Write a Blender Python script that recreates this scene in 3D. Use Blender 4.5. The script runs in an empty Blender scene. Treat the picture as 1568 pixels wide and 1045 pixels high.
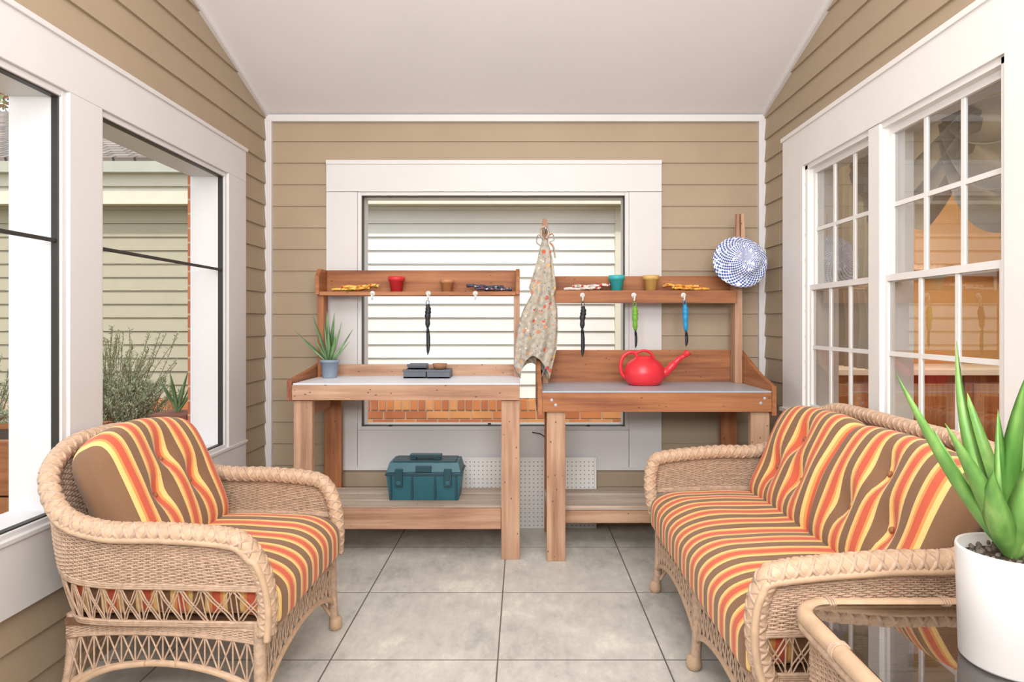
import bpy, bmesh, math, random
from mathutils import Vector, Matrix, noise
random.seed(7)
V = Vector
PI = math.pi

# ------------------------------------------------------------------ helpers
def lin(c):
    if isinstance(c, str):
        c = c.lstrip('#'); c = [int(c[i:i+2], 16)/255 for i in (0, 2, 4)]
    return tuple((x/12.92 if x <= .04045 else ((x+.055)/1.055)**2.4) for x in c)+(1.0,)

class NT:
    def __init__(s, name):
        s.m = bpy.data.materials.new(name); s.m.use_nodes = True
        s.t = s.m.node_tree; s.n = s.t.nodes; s.l = s.t.links
        s.b = s.n['Principled BSDF']; s.out = s.n['Material Output']
    def new(s, t, **k):
        x = s.n.new(t)
        for a, b in k.items(): setattr(x, a, b)
        return x
    def link(s, a, b): s.l.new(a, b)
    def ramp(s, fac, stops, const=False):
        r = s.new('ShaderNodeValToRGB'); cr = r.color_ramp
        if const: cr.interpolation = 'CONSTANT'
        while len(cr.elements) < len(stops): cr.elements.new(.5)
        for e, (p, c) in zip(cr.elements, stops):
            e.position = p; e.color = c if len(c) == 4 else lin(c)
        s.link(fac, r.inputs[0]); return r.outputs[0]
    def coord(s, scale=(1, 1, 1), loc=(0, 0, 0)):
        tc = s.new('ShaderNodeTexCoord'); mp = s.new('ShaderNodeMapping')
        mp.inputs['Scale'].default_value = scale; mp.inputs['Location'].default_value = loc
        s.link(tc.outputs['Object'], mp.inputs[0]); return mp.outputs[0]
    def noise(s, vec, scale, detail=4, rough=.5):
        n = s.new('ShaderNodeTexNoise'); n.inputs['Scale'].default_value = scale
        n.inputs['Detail'].default_value = detail; n.inputs['Roughness'].default_value = rough
        s.link(vec, n.inputs['Vector']); return n.outputs['Fac']
    def math(s, op, a, b=None):
        n = s.new('ShaderNodeMath', operation=op)
        for i, x in enumerate((a, b)):
            if x is None: continue
            if isinstance(x, (int, float)): n.inputs[i].default_value = x
            else: s.link(x, n.inputs[i])
        return n.outputs[0]
    def bump(s, h, strength=.3, dist=.01):
        b = s.new('ShaderNodeBump'); b.inputs['Strength'].default_value = strength
        b.inputs['Distance'].default_value = dist
        s.link(h, b.inputs['Height']); s.link(b.outputs[0], s.b.inputs['Normal'])

def mplain(name, c, rough=.5, var=.06, scale=6, bump=0, bscale=200, metal=0, spec=.5):
    t = NT(name); v = t.coord(); n = t.noise(v, scale)
    c = lin(c)
    a = tuple(x*(1-var) for x in c[:3])+(1,); b = tuple(min(1, x*(1+var)) for x in c[:3])+(1,)
    t.link(t.ramp(n, [(.3, a), (.7, b)]), t.b.inputs['Base Color'])
    t.b.inputs['Roughness'].default_value = rough; t.b.inputs['Metallic'].default_value = metal
    t.b.inputs['Specular IOR Level'].default_value = spec
    if bump: t.bump(t.noise(v, bscale, 3), bump, .003)
    return t.m

def mwood(name, cols, axis, s=1.0, rough=.6):
    t = NT(name); sc = [22, 22, 22]; sc[axis] = 1.3
    v = t.coord(tuple(x*s for x in sc)); n = t.noise(v, 1.0, 8, .62)
    big = t.noise(t.coord((3, 3, 3)), 1.0, 2)
    f = t.math('ADD', t.math('MULTIPLY', n, .75), t.math('MULTIPLY', big, .25))
    col = t.ramp(f, [(.36, cols[0]), (.5, cols[1]), (.64, cols[2])])
    vo = t.new('ShaderNodeTexVoronoi'); ks = [7, 7, 7]; ks[axis] = 3.0
    t.link(t.coord(tuple(ks), (.3, .1, .7)), vo.inputs['Vector'])
    k = t.math('LESS_THAN', vo.outputs['Distance'], .09)
    mx = t.new('ShaderNodeMix', data_type='RGBA'); t.link(k, mx.inputs[0]); t.link(col, mx.inputs[6])
    mx.inputs[7].default_value = lin('#5a3420')
    t.link(mx.outputs[2], t.b.inputs['Base Color'])
    t.b.inputs['Roughness'].default_value = rough
    t.bump(n, .25, .004); return t.m

class MB:
    def __init__(s): s.v = []; s.f = []; s.m = []; s.sm = []; s.uv = {}; s.M = None
    def add(s, vs, fs, m=0, smooth=False):
        o = len(s.v)
        for p in vs:
            p = V(p); s.v.append(s.M @ p if s.M else p)
        for f in fs:
            s.f.append([o+i for i in f]); s.m.append(m); s.sm.append(smooth)
        return o
    def box(s, x0, x1, y0, y1, z0, z1, m=0):
        vs = [(x, y, z) for x in (x0, x1) for y in (y0, y1) for z in (z0, z1)]
        s.add(vs, [(0, 1, 3, 2), (4, 6, 7, 5), (0, 4, 5, 1), (2, 3, 7, 6), (0, 2, 6, 4), (1, 5, 7, 3)], m)
    def prism(s, pts, d, m=0):
        n = len(pts); d = V(d); vs = [V(p) for p in pts]+[V(p)+d for p in pts]
        s.add(vs, [tuple(range(n)), tuple(range(2*n-1, n-1, -1))]+[(i, (i+1) % n, n+(i+1) % n, n+i) for i in range(n)], m)
    def tube(s, pts, r, seg=8, m=0, cap=True, closed=False, flat=1.0, up=None):
        pts = [V(p) for p in pts]; n = len(pts)
        rs = r if isinstance(r, (list, tuple)) else [r]*n
        T = []
        for i in range(n):
            if closed: a, b = pts[i-1], pts[(i+1) % n]
            else: a, b = pts[max(i-1, 0)], pts[min(i+1, n-1)]
            d = b-a
            T.append(d.normalized() if d.length > 1e-9 else V((0, 0, 1)))
        ref = V(up) if up else (V((0, 0, 1)) if abs(T[0].z) < .9 else V((1, 0, 0)))
        N = (ref-T[0]*ref.dot(T[0])).normalized(); vs = []
        for i in range(n):
            N = (N-T[i]*N.dot(T[i]))
            N = N.normalized() if N.length > 1e-6 else T[i].orthogonal().normalized()
            B = T[i].cross(N)
            for k in range(seg):
                a = 2*PI*k/seg
                vs.append(pts[i]+N*math.cos(a)*rs[i]*flat+B*math.sin(a)*rs[i])
        fs = []
        for i in range(n if closed else n-1):
            j = (i+1) % n
            for k in range(seg):
                k2 = (k+1) % seg
                fs.append((i*seg+k, i*seg+k2, j*seg+k2, j*seg+k))
        if cap and not closed:
            fs.append(tuple(range(seg))[::-1]); fs.append(tuple((n-1)*seg+k for k in range(seg)))
        s.add(vs, fs, m, True)
    def grid(s, fn, nu, nv, m=0, smooth=True, cu=False, uv=False):
        vs = []
        for j in range(nv+1):
            for i in range(nu if cu else nu+1): vs.append(fn(i/nu, j/nv))
        w = nu if cu else nu+1; fs = []
        for j in range(nv):
            for i in range(nu):
                i2 = (i+1) % w if cu else i+1
                fs.append((j*w+i, j*w+i2, (j+1)*w+i2, (j+1)*w+i))
        s.add(vs, fs, m, smooth)
    def revolve(s, prof, c, seg=32, m=0, sx=1, sy=1):
        c = V(c); n = len(prof)-1
        def fn(u, v):
            r, z = prof[round(v*n)]; a = 2*PI*u
            return c+V((r*math.cos(a)*sx, r*math.sin(a)*sy, z))
        s.grid(fn, seg, n, m, True, True)
    def build(s, name, mats, parent=None, bevel=0, subsurf=0, solid=0):
        me = bpy.data.meshes.new(name)
        me.from_pydata([tuple(p) for p in s.v], [], s.f)
        for mt in mats: me.materials.append(mt)
        me.polygons.foreach_set('material_index', s.m); me.polygons.foreach_set('use_smooth', s.sm)
        bm = bmesh.new(); bm.from_mesh(me)
        if len(bm.verts) < 60000: bmesh.ops.recalc_face_normals(bm, faces=bm.faces)
        bm.to_mesh(me); bm.free()
        o = bpy.data.objects.new(name, me); bpy.context.collection.objects.link(o)
        if parent: o.parent = parent
        if solid:
            q = o.modifiers.new('s', 'SOLIDIFY'); q.thickness = solid
        if bevel:
            q = o.modifiers.new('b', 'BEVEL'); q.width = bevel; q.segments = 2; q.limit_method = 'ANGLE'; q.angle_limit = .9
        if subsurf:
            q = o.modifiers.new('ss', 'SUBSURF'); q.levels = q.render_levels = subsurf
        return o

def empty(name, loc=(0, 0, 0), rz=0):
    e = bpy.data.objects.new(name, None); bpy.context.collection.objects.link(e)
    e.location = loc; e.rotation_euler = (0, 0, rz); e.empty_display_size = .1; return e

def cr(pts, per=8, closed=False):
    pts = [V(p) for p in pts]; n = len(pts); out = []
    rng = n if closed else n-1
    for i in range(rng):
        if closed: p0, p1, p2, p3 = pts[i-1], pts[i], pts[(i+1) % n], pts[(i+2) % n]
        else: p0, p1, p2, p3 = pts[max(i-1, 0)], pts[i], pts[i+1], pts[min(i+2, n-1)]
        for k in range(per):
            t = k/per
            out.append(.5*((2*p1)+(p2-p0)*t+(2*p0-5*p1+4*p2-p3)*t*t+(3*p1-p0-3*p2+p3)*t**3))
    if not closed: out.append(pts[-1])
    return out

def resample(pts, step=None, n=None):
    L = [0]
    for a, b in zip(pts, pts[1:]): L.append(L[-1]+(b-a).length)
    if n is None: n = max(2, int(L[-1]/step))
    out = []; j = 0
    for i in range(n+1):
        t = L[-1]*i/n
        while j < len(pts)-2 and L[j+1] < t: j += 1
        d = L[j+1]-L[j]; f = (t-L[j])/d if d > 0 else 0
        out.append(pts[j].lerp(pts[j+1], min(1, max(0, f))))
    return out

# ------------------------------------------------------------------ materials
M_siding = mplain('siding_tan', '#a6947d', .55, .04, 3, .1, 60)
M_trim = mplain('trim_white', '#d5d4d5', .45, .02, 3)
M_white = mplain('paint_white', '#e4e3e1', .5, .02, 4)
M_ceil = mplain('ceiling_paint', '#e6e3e4', .8, .02, 1.5)
M_dark = mplain('screen_spline', '#2a2622', .5, .1)
M_metal = mplain('steel', '#b9bcc0', .3, .05, 10, metal=1)
W = {}
for nm, cs in (('pine', ['#936a52', '#b38b70', '#c8a68a']), ('cedar', ['#7f4a30', '#a2683f', '#b57c52']), ('grey', ['#a5907e', '#bfac9b', '#d2c5b5'])):
    for ax, an in enumerate('xyz'): W[nm+an] = mwood('wood_%s_%s' % (nm, an), cs, ax)
M_benchtop = mplain('bench_top_white', '#eaeef6', .4, .04, 5)
M_benchgrey = mplain('bench_top_zinc', '#b4bcc8', .35, .06, 5, metal=.1)

def m_floor():
    t = NT('slate_tile'); v = t.coord()
    n1 = t.noise(v, 2.2, 8, .62); n2 = t.noise(t.coord((1, .45, 1)), 16, 8, .75)
    f = t.math('ADD', t.math('MULTIPLY', n1, .5), t.math('MULTIPLY', n2, .5))
    col = t.ramp(f, [(.38, '#adada9'), (.46, '#c4c3bd'), (.54, '#d0cfc8'), (.62, '#e6e3d8')])
    sp = t.new('ShaderNodeSeparateXYZ'); t.link(v, sp.inputs[0])
    gx = t.math('ABSOLUTE', t.math('SUBTRACT', t.math('FRACT', t.math('DIVIDE', t.math('ADD', sp.outputs[0], .09+6.1+.305), .61)), .5))
    gy = t.math('ABSOLUTE', t.math('SUBTRACT', t.math('FRACT', t.math('DIVIDE', t.math('ADD', sp.outputs[1], -3.04+6.1+.305), .61)), .5))
    g = t.math('LESS_THAN', t.math('MINIMUM', gx, gy), .0048)
    mx = t.new('ShaderNodeMix', data_type='RGBA'); t.link(g, mx.inputs[0]); t.link(col, mx.inputs[6]); mx.inputs[7].default_value = lin('#6a665f')
    t.link(mx.outputs[2], t.b.inputs['Base Color']); t.b.inputs['Roughness'].default_value = .42
    h = t.math('SUBTRACT', f, t.math('MULTIPLY', g, .8)); t.bump(h, .35, .006); return t.m
M_floor = m_floor()

def m_stripe(side):
    t = NT('striped_fabric'); tc = t.new('ShaderNodeTexCoord'); v = tc.outputs['Object']
    sp = t.new('ShaderNodeSeparateXYZ'); t.link(v, sp.inputs[0]); co = sp.outputs[1]
    if side:      # boxed edge panels at the sides are cut with the stripes running down
        sn = t.new('ShaderNodeSeparateXYZ'); t.link(tc.outputs['Normal'], sn.inputs[0])
        sel = t.math('GREATER_THAN', t.math('ABSOLUTE', sn.outputs[1]), .8)
        mixc = t.new('ShaderNodeMix', data_type='FLOAT'); t.link(sel, mixc.inputs[0]); t.link(sp.outputs[1], mixc.inputs[2]); t.link(sp.outputs[0], mixc.inputs[3]); co = mixc.outputs[0]
    w = t.math('MULTIPLY', t.math('SUBTRACT', t.noise(v, 4, 2), .5), .015)
    y = t.math('ADD', t.math('DIVIDE', co, .112), 20.44); y = t.math('ADD', y, w); y = t.math('FRACT', y)
    br, go, orr, rd = '#86654b', '#efc981', '#e59c5c', '#d2644a'
    col = t.ramp(y, [(0, br), (.12, go), (.24, orr), (.32, rd), (.56, orr), (.64, go), (.76, br)], True)
    col2 = t.new('ShaderNodeMix', data_type='RGBA', blend_type='MULTIPLY'); col2.inputs[0].default_value = .2
    t.link(col, col2.inputs[6]); t.link(t.ramp(t.noise(v, 300, 2), [(.3, '#b0b0b0'), (.7, '#ffffff')]), col2.inputs[7])
    t.link(col2.outputs[2], t.b.inputs['Base Color']); t.b.inputs['Roughness'].default_value = .85
    t.b.inputs['Specular IOR Level'].default_value = .25
    t.b.inputs['Sheen Weight'].default_value = .15
    t.bump(t.math('ADD', t.noise(v, 500, 2), t.math('MULTIPLY', t.noise(v, 14, 3), 3)), .25, .003); return t.m
M_stripe = m_stripe(False); M_stripe_s = m_stripe(True)
M_wick = mplain('wicker', '#bea28b', .55, .2, 60, .2, 300)
M_wick2 = mplain('wicker_pole', '#c6a88b', .5, .12, 25)
M_wickd = mplain('wicker_inner', '#6b4d35', .8, .15, 60)
M_black = mplain('black_plastic', '#26272b', .45, .1)

def m_glass(name, tint='#ffffff', base=.04, rough=.0, k=1.0):
    # thin double-sided pane: Schlick reflectance from |N.I|
    t = NT(name); tr = t.new('ShaderNodeBsdfTransparent'); gl = t.new('ShaderNodeBsdfGlossy'); mx = t.new('ShaderNodeMixShader')
    g = t.new('ShaderNodeNewGeometry'); dp = t.new('ShaderNodeVectorMath', operation='DOT_PRODUCT')
    t.link(g.outputs['Normal'], dp.inputs[0]); t.link(g.outputs['Incoming'], dp.inputs[1])
    c = t.math('SUBTRACT', 1.0, t.math('ABSOLUTE', dp.outputs['Value'])); c5 = t.math('POWER', c, 5)
    tr.inputs[0].default_value = lin(tint); gl.inputs['Roughness'].default_value = rough
    f = t.math('MINIMUM', t.math('MULTIPLY', t.math('ADD', base, c5), k), 1.0)
    t.link(f, mx.inputs[0]); t.link(tr.outputs[0], mx.inputs[1]); t.link(gl.outputs[0], mx.inputs[2])
    t.link(mx.outputs[0], t.out.inputs[0]); return t.m
M_glass = m_glass('window_glass', '#eef0f0', .05, 0, 2.3)
M_tglass = m_glass('tabletop_glass', '#c4bfb8', .08, .01, 2.0)

# ------------------------------------------------------------------ room constants
XL, XR, YB, YF = -1.556, 1.469, 4.05, -1.3
CZ = 2.49; SL = .303
def ceilz(y): return CZ+SL*(YB-y)
EXPO = .131; Z0 = 2.334-18*EXPO

def siding(mb, pf, u0, u1, zlo, zhi, holes=(), umax=None, m=0, expo=EXPO, z0=Z0, dep=.011):
    k = math.floor((zlo-z0)/expo)
    while z0+k*expo < zhi:
        zb = z0+k*expo; zt = zb+expo; k += 1
        cuts = sorted({max(zb, zlo), min(zt, zhi)} | {h[i] for h in holes for i in (2, 3) if max(zb, zlo) < h[i] < min(zt, zhi)})
        for za, zc in zip(cuts, cuts[1:]):
            if zc-za < 1e-5: continue
            zm = (za+zc)/2; segs = [(u0, u1)]
            for h in holes:
                if h[2] < zm < h[3]:
                    ns = []
                    for a, b in segs:
                        if h[1] <= a or h[0] >= b: ns.append((a, b)); continue
                        if h[0] > a: ns.append((a, h[0]))
                        if h[1] < b: ns.append((h[1], b))
                    segs = ns
            na = dep*(1-(za-zb)/expo); nc = dep*(1-(zc-zb)/expo)
            for a, b in segs:
                ba, bc = b, b
                if umax:
                    ba = min(b, umax(za)); bc = min(b, umax(zc))
                    if ba <= a or bc <= a: continue
                mb.add([pf(a, za, na), pf(ba, za, na), pf(bc, zc, nc), pf(a, zc, nc)], [(0, 1, 2, 3)], m)
                if abs(za-zb) < 1e-6:
                    mb.add([pf(a, za, na), pf(ba, za, na), pf(ba, za, -.002), pf(a, za, -.002)], [(0, 1, 2, 3)], m)

def core(mb, pf, u0, u1, z0, z1, holes, th, m=0):
    us = sorted({u0, u1} | {h[i] for h in holes for i in (0, 1)}); zs = sorted({z0, z1} | {h[i] for h in holes for i in (2, 3)})
    for a, b in zip(us, us[1:]):
        for c, d in zip(zs, zs[1:]):
            um, zm = (a+b)/2, (c+d)/2
            if any(h[0] < um < h[1] and h[2] < zm < h[3] for h in holes): continue
            p, q = pf(a, c, -.003), pf(b, d, -th)
            mb.box(min(p[0], q[0]), max(p[0], q[0]), min(p[1], q[1]), max(p[1], q[1]), c, d, m)

TH = .155
# back wall
hb = [(-.997, .643, .583, 2.024)]
pb = lambda u, z, n: (u, YB-n, z)
mb = MB(); siding(mb, pb, XL, XR, 0, CZ, hb); core(mb, pb, XL-.15, XR+.15, -.15, CZ+.05, hb, TH); mb.build('wall_back', [M_siding])
# left wall
hl = [(2.43, 3.47, .58, 2.01), (1.15, 2.25, .58, 2.01), (-.9, 1.0, .58, 2.01)]
pl = lambda u, z, n: (XL+n, u, z)
um = lambda z: YB-(z-CZ)/SL
mb = MB(); siding(mb, pl, YF, YB, 0, 4.1, hl, um)
core(mb, pl, YF, YB, -.15, CZ, hl, TH)
mb.prism([(XL-.003, YF, CZ), (XL-.003, YB, CZ), (XL-.003, YF, ceilz(YF))], (-TH, 0, 0)); mb.build('wall_left', [M_siding])
# right wall
hr = [(2.0, 3.437, .76, 2.04)]
pr = lambda u, z, n: (XR-n, u, z)
mb = MB(); siding(mb, pr, YF, YB, 0, 4.1, hr, um)
core(mb, pr, YF, YB, -.15, CZ, hr, TH)
mb.prism([(XR+.003, YF, CZ), (XR+.003, YB, CZ), (XR+.003, YF, ceilz(YF))], (TH, 0, 0)); mb.build('wall_right', [M_siding])
# front wall (behind the camera)
pf_ = lambda u, z, n: (u, YF+n, z)
mb = MB(); siding(mb, pf_, XL, XR, 0, 4.1); core(mb, pf_, XL-.15, XR+.15, -.15, 4.1, [], TH); mb.build('wall_front', [M_siding])
# ceiling
mb = MB(); y0, y1 = YF-.2, YB+.3
mb.prism([(-1.95, y0, ceilz(y0)), (-1.95, y1, ceilz(y1)), (-1.95, y1, ceilz(y1)+.12), (-1.95, y0, ceilz(y0)+.12)], (3.75, 0, 0)); mb.build('ceiling', [M_ceil])
mb = MB(); mb.box(XL-.15, XR+.15, YF-.15, YB+.15, -.15, 0); mb.build('floor', [M_floor])
# trims
mb = MB(); mb.box(XL+.0, XL+.042, YB-.035, YB, 0, CZ-.04); mb.build('trim_1', [M_trim], bevel=.003)
mb = MB(); mb.box(XR-.042, XR, YB-.035, YB, 0, CZ-.04); mb.build('trim_2', [M_trim], bevel=.003)
mb = MB(); mb.box(XL, XR, YB-.035, YB, CZ-.042, CZ); mb.build('trim_3', [M_trim], bevel=.003)
for i, (xa, xb) in enumerate(((XL, XL+.022), (XR-.022, XR))):
    mb = MB(); mb.prism([(xa, YB, CZ), (xa, YF, ceilz(YF)), (xa, YF, ceilz(YF)-.022), (xa, YB, CZ-.022)], (xb-xa, 0, 0)); mb.build('trim_%d' % (4+i), [M_trim])

# ------------------------------------------------------------------ windows
def frame_boxes(mb, bx, u0, u1, z0, z1, U0, U1, Z0_, Z1, n0, n1, m=0):
    bx(mb, U0, u0, Z0_, Z1, n0, n1, m); bx(mb, u1, U1, Z0_, Z1, n0, n1, m)
    bx(mb, u0, u1, z1, Z1, n0, n1, m); bx(mb, u0, u1, Z0_, z0, n0, n1, m)
def bxf(pf):
    def f(mb, u0, u1, z0, z1, n0, n1, m):
        p, q = pf(u0, z0, n0), pf(u1, z1, n1)
        mb.box(min(p[0], q[0]), max(p[0], q[0]), min(p[1], q[1]), max(p[1], q[1]), z0, z1, m)
    return f
# back window
b = bxf(pb); mb = MB()
b(mb, -1.187, .842, 2.026, 2.211, 0, .024, 0); b(mb, -1.187, -.999, .356, 2.024, 0, .023, 0); b(mb, .645, .842, .356, 2.024, 0, .023, 0); b(mb, -.997, .643, .356, .581, 0, .022, 0)
b(mb, -1.187, .842, 2.190, 2.216, .0, .032, 0)
b(mb, -1.187, .842, .340, .358, .0, .03, 0)
frame_boxes(mb, b, -.975, .621, .603, 2.004, -.999, .645, .581, 2.026, -.16, .012)
frame_boxes(mb, b, -.970, .616, .608, 1.999, -.975, .621, .603, 2.004, -.04, .006, 1)
for (a, c) in ((-.2, .62), (-.2, 2.0), (-.8, 2.0), (.45, 2.0), (-.8, .61), (.4, .61)):
    b(mb, a-.01, a+.01, c-.008, c+.004, .006, .012, 1)
mb.build('window_1', [M_trim, M_dark], bevel=.002)
# left windows
b = bxf(pl); mb = MB()
def lw(mb, a, c):
    frame_boxes(mb, b, a+.02, c-.02, .60, 1.99, a-.002, c+.002, .578, 2.012, -.165, .014)
    frame_boxes(mb, b, a+.025, c-.025, .605, 1.985, a+.02, c-.02, .60, 1.99, -.02, .006, 1)
    b(mb, a+.02, c-.02, 1.500, 1.513, -.012, .0, 1)
for a, c in ((2.43, 3.47), (1.15, 2.25), (-.9, 1.0)): lw(mb, a, c)
b(mb, -1.1, 3.69, 2.012, 2.19, .0, .026, 0); b(mb, -1.1, 3.69, .35, .578, 0, .026, 0)
for a, c in ((3.472, 3.69), (2.252, 2.428), (1.0, 1.148), (-1.1, -.902)): b(mb, a, c, .578, 2.012, 0, .026, 0)
b(mb, -1.1, 3.70, 2.178, 2.198, 0, .034, 0); b(mb, -1.1, 3.7, .568, .584, .0, .032, 0)
mb.build('window_2', [M_trim, M_dark], bevel=.003)
# right window
b = bxf(pr); mb = MB()
b(mb, 1.85, 3.70, 2.042, 2.246, 0, .024, 0); b(mb, 1.85, 3.70, .58, .758, 0, .024, 0)
b(mb, 3.44, 3.70, .758, 2.042, 0, .024, 0); b(mb, 1.85, 1.998, .758, 2.042, 0, .024, 0)
b(mb, 1.85, 3.71, 2.232, 2.254, 0, .032, 0); b(mb, 1.85, 3.71, .745, .765, 0, .040, 0)
b(mb, 2.705, 2.79, .76, 2.04, -.12, .02, 0)
b(mb, 1.996, 2.03, .76, 2.04, -.15, .01, 0); b(mb, 3.41, 3.439, .76, 2.04, -.15, .01, 0)
b(mb, 2.0, 3.437, 2.02, 2.042, -.15, .01, 0); b(mb, 2.0, 3.437, .758, .79, -.15, .01, 0)
for a, c in ((2.03, 2.705), (2.79, 3.41)):
    for (z0, z1, nn) in ((1.395, 2.02, -.032), (.79, 1.425, -.012)):
        frame_boxes(mb, b, a+.022, c-.022, z0+.026, z1-.026, a, c, z0, z1, nn-.012, nn+.012)
        for k in (1, 2):
            y = a+.022+(c-a-.044)*k/3; b(mb, y-.009, y+.009, z0+.026, z1-.026, nn-.006, nn+.006, 0)
        zm = (z0+z1)/2; b(mb, a+.022, c-.022, zm-.009, zm+.009, nn-.0055, nn+.0055, 0)
        p = [pr(a+.015, z0+.02, nn), pr(c-.015, z0+.02, nn), pr(c-.015, z1-.02, nn), pr(a+.015, z1-.02, nn)]
        mb.add(p, [(0, 1, 2, 3)], 1)
mb.build('window_3', [M_white, M_glass])

# ------------------------------------------------------------------ indoor room seen through the right windows
M_warm = mplain('kitchen_wall', '#c29a6c', .7, .04)
t = NT('curtain_linen'); tl = t.new('ShaderNodeBsdfTranslucent'); mx = t.new('ShaderNodeMixShader'); mx.inputs[0].default_value = .3
t.b.inputs['Base Color'].default_value = lin('#b9b5ad'); t.b.inputs['Roughness'].default_value = .9; tl.inputs[0].default_value = lin('#b8b0a2')
t.link(t.b.outputs[0], mx.inputs[1]); t.link(tl.outputs[0], mx.inputs[2]); t.link(mx.outputs[0], t.out.inputs[0]); M_curt = t.m
mb = MB(); mb.box(1.63, 5.2, .2, 5.2, -.15, 0, 0); mb.build('floor_kitchen', [W['cedarx']])
mb = MB(); mb.box(1.63, 5.2, .2, 5.2, 2.5, 2.6, 0); mb.build('ceiling_kitchen', [M_white])
mb = MB(); mb.box(1.63, 5.2, 5.1, 5.2, 0, 2.5, 0); mb.build('wall_kitchen_back', [M_warm])
mb = MB(); mb.box(5.1, 5.2, .3, 5.1, 0, 2.5, 0); mb.build('wall_kitchen_right', [M_warm])
mb = MB(); mb.box(1.63, 5.2, .2, .3, 0, 2.5, 0); mb.build('wall_kitchen_front', [M_warm])
mb = MB()
for i in range(4):
    x = 1.75+i*.62
    mb.box(x, x+.6, 4.5, 5.09, .0, .88, 0); mb.box(x+.05, x+.55, 4.485, 4.5, .12, .82, 1); mb.box(x+.12, x+.48, 4.478, 4.486, .2, .74, 0)
mb.box(1.72, 4.25, 4.45, 5.09, .88, .92, 2); mb.build('kitchen_base_cabinet', [W['cedarz'], W['pinez'], M_white], bevel=.003)
mb = MB()
for i in range(1):
    x = 1.75+i*.62
    mb.box(x, x+.6, 4.75, 5.09, 1.45, 2.25, 0); mb.box(x+.05, x+.55, 4.735, 4.75, 1.5, 2.2, 1); mb.box(x+.12, x+.48, 4.728, 4.736, 1.58, 2.12, 0)
mb.box(2.36, 4.3, 4.88, 5.09, 1.62, 1.66, 1); mb.build('kitchen_wall_cabinet', [W['cedarz'], W['pinez'], M_white], bevel=.003)
M_red = mplain('red_plastic', '#df303c', .32, .04)
# curtains
ec = empty('window_curtain')
def drape(name, ya, yb, ztop, zb, nf, x=1.74, amp=.035):
    mb = MB()
    def fn(u, v):
        y = ya+(yb-ya)*u; z = ztop+(zb-ztop)*v
        return (x+amp*math.sin(nf*2*PI*u+1.5*math.sin(3*v))*(.5+.5*v)+.02*noise.noise(V((u*5, v*4, 1))), y+.03*math.sin(v*5), z)
    mb.grid(fn, nf*12, 14); return mb.build(name, [M_curt], ec)
drape('far_drape', 3.05, 3.75, 2.12, 1.0, 9)
mb = MB()
for ya, yb, dz, sl in ((2.0, 2.75, .42, 9), (2.55, 3.5, .34, -8)):
    def fn(u, v, ya=ya, yb=yb, dz=dz, sl=sl):
        y = ya+(yb-ya)*u; sag = math.sin(PI*u)**.8
        ph = v*22+u*sl+1.2*math.sin(u*5)
        z = 2.15-v*(.16+dz*sag)-.02*math.sin(ph)*sag
        return (1.74+.07*math.cos(ph)*(.35+sag*.65), y, z)
    mb.grid(fn, 40, 80)
mb.tube([(1.82, 1.85, 2.13), (1.82, 4.0, 2.13)], .012, 8, 1)
mb.build('swag_valance', [M_curt, M_dark], ec)

# ------------------------------------------------------------------ exterior
M_side_lit = mplain('siding_sunlit_tone', '#e1e1dd', .6, .02); M_side_shade = mplain('siding_shaded_tone', '#b0a993', .6, .04)  # same wall in two colours: sunlit stretch painted paler, shaded stretch duller
M_fas = mplain('fascia_cream', '#dedac8', .6, .04)
def m_brick():
    t = NT('brick'); v = t.coord(); sp = t.new('ShaderNodeSeparateXYZ'); cb = t.new('ShaderNodeCombineXYZ')
    t.link(v, sp.inputs[0]); t.link(t.math('ADD', sp.outputs[0], sp.outputs[1]), cb.inputs[0]); t.link(sp.outputs[2], cb.inputs[1])
    br = t.new('ShaderNodeTexBrick'); t.link(cb.outputs[0], br.inputs['Vector'])
    br.inputs['Color1'].default_value = lin('#b8704a'); br.inputs['Color2'].default_value = lin('#a35c42'); br.inputs['Mortar'].default_value = lin('#b89c82')
    br.inputs['Scale'].default_value = 1; br.inputs['Brick Width'].default_value = .21; br.inputs['Row Height'].default_value = .075; br.inputs['Mortar Size'].default_value = .005
    t.link(br.outputs[0], t.b.inputs['Base Color']); t.b.inputs['Roughness'].default_value = .85
    t.bump(br.outputs['Fac'], -.4, .01); return t.m
M_brick = m_brick()
def m_shingle():
    t = NT('roof_shingle'); br = t.new('ShaderNodeTexBrick'); t.link(t.coord(), br.inputs['Vector'])
    br.inputs['Color1'].default_value = lin('#9a8d84'); br.inputs['Color2'].default_value = lin('#756c66'); br.inputs['Mortar'].default_value = lin('#48423f')
    br.inputs['Scale'].default_value = 1; br.inputs['Brick Width'].default_value = .2; br.inputs['Row Height'].default_value = .13; br.inputs['Mortar Size'].default_value = .012
    t.link(br.outputs[0], t.b.inputs['Base Color']); t.b.inputs['Roughness'].default_value = .9; return t.m
M_sh = m_shingle()
YE = 6.5
pe = lambda u, z, n: (u, YE-n, z)
mb = MB()
siding(mb, pe, -2.4, .90, .5, 2.38, m=0, dep=.022); siding(mb, pe, -9, -2.4, .5, 2.38, m=1, dep=.018)  # left stretch takes the duller colour in place of shade
mb.box(-9, .98, YE, YE+.2, -.3, 2.38, 0)
mb.box(.90, .99, YE-.03, YE, .5, 2.38, 2)
mb.box(-9, 1.0, YE-.05, YE, -.3, .22, 3)
x = -4.5; rb = random.Random(12)
while x < .95:      # rowlock course on top of the brick base
    mb.box(x, x+.064, YE-.075, YE, .392, .495, (8, 4, 9)[rb.randrange(3)]); x += .076
for r_, zr in enumerate((.312, .232)):
    x = -4.5+.1*r_
    while x < .95:
        mb.box(x, x+.198, YE-.070, YE, zr, zr+.066, (8, 9, 4)[rb.randrange(3)]); x += .211
mb.box(-9, 1.0, YE-.06, YE, .22, .487, 5)
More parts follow.
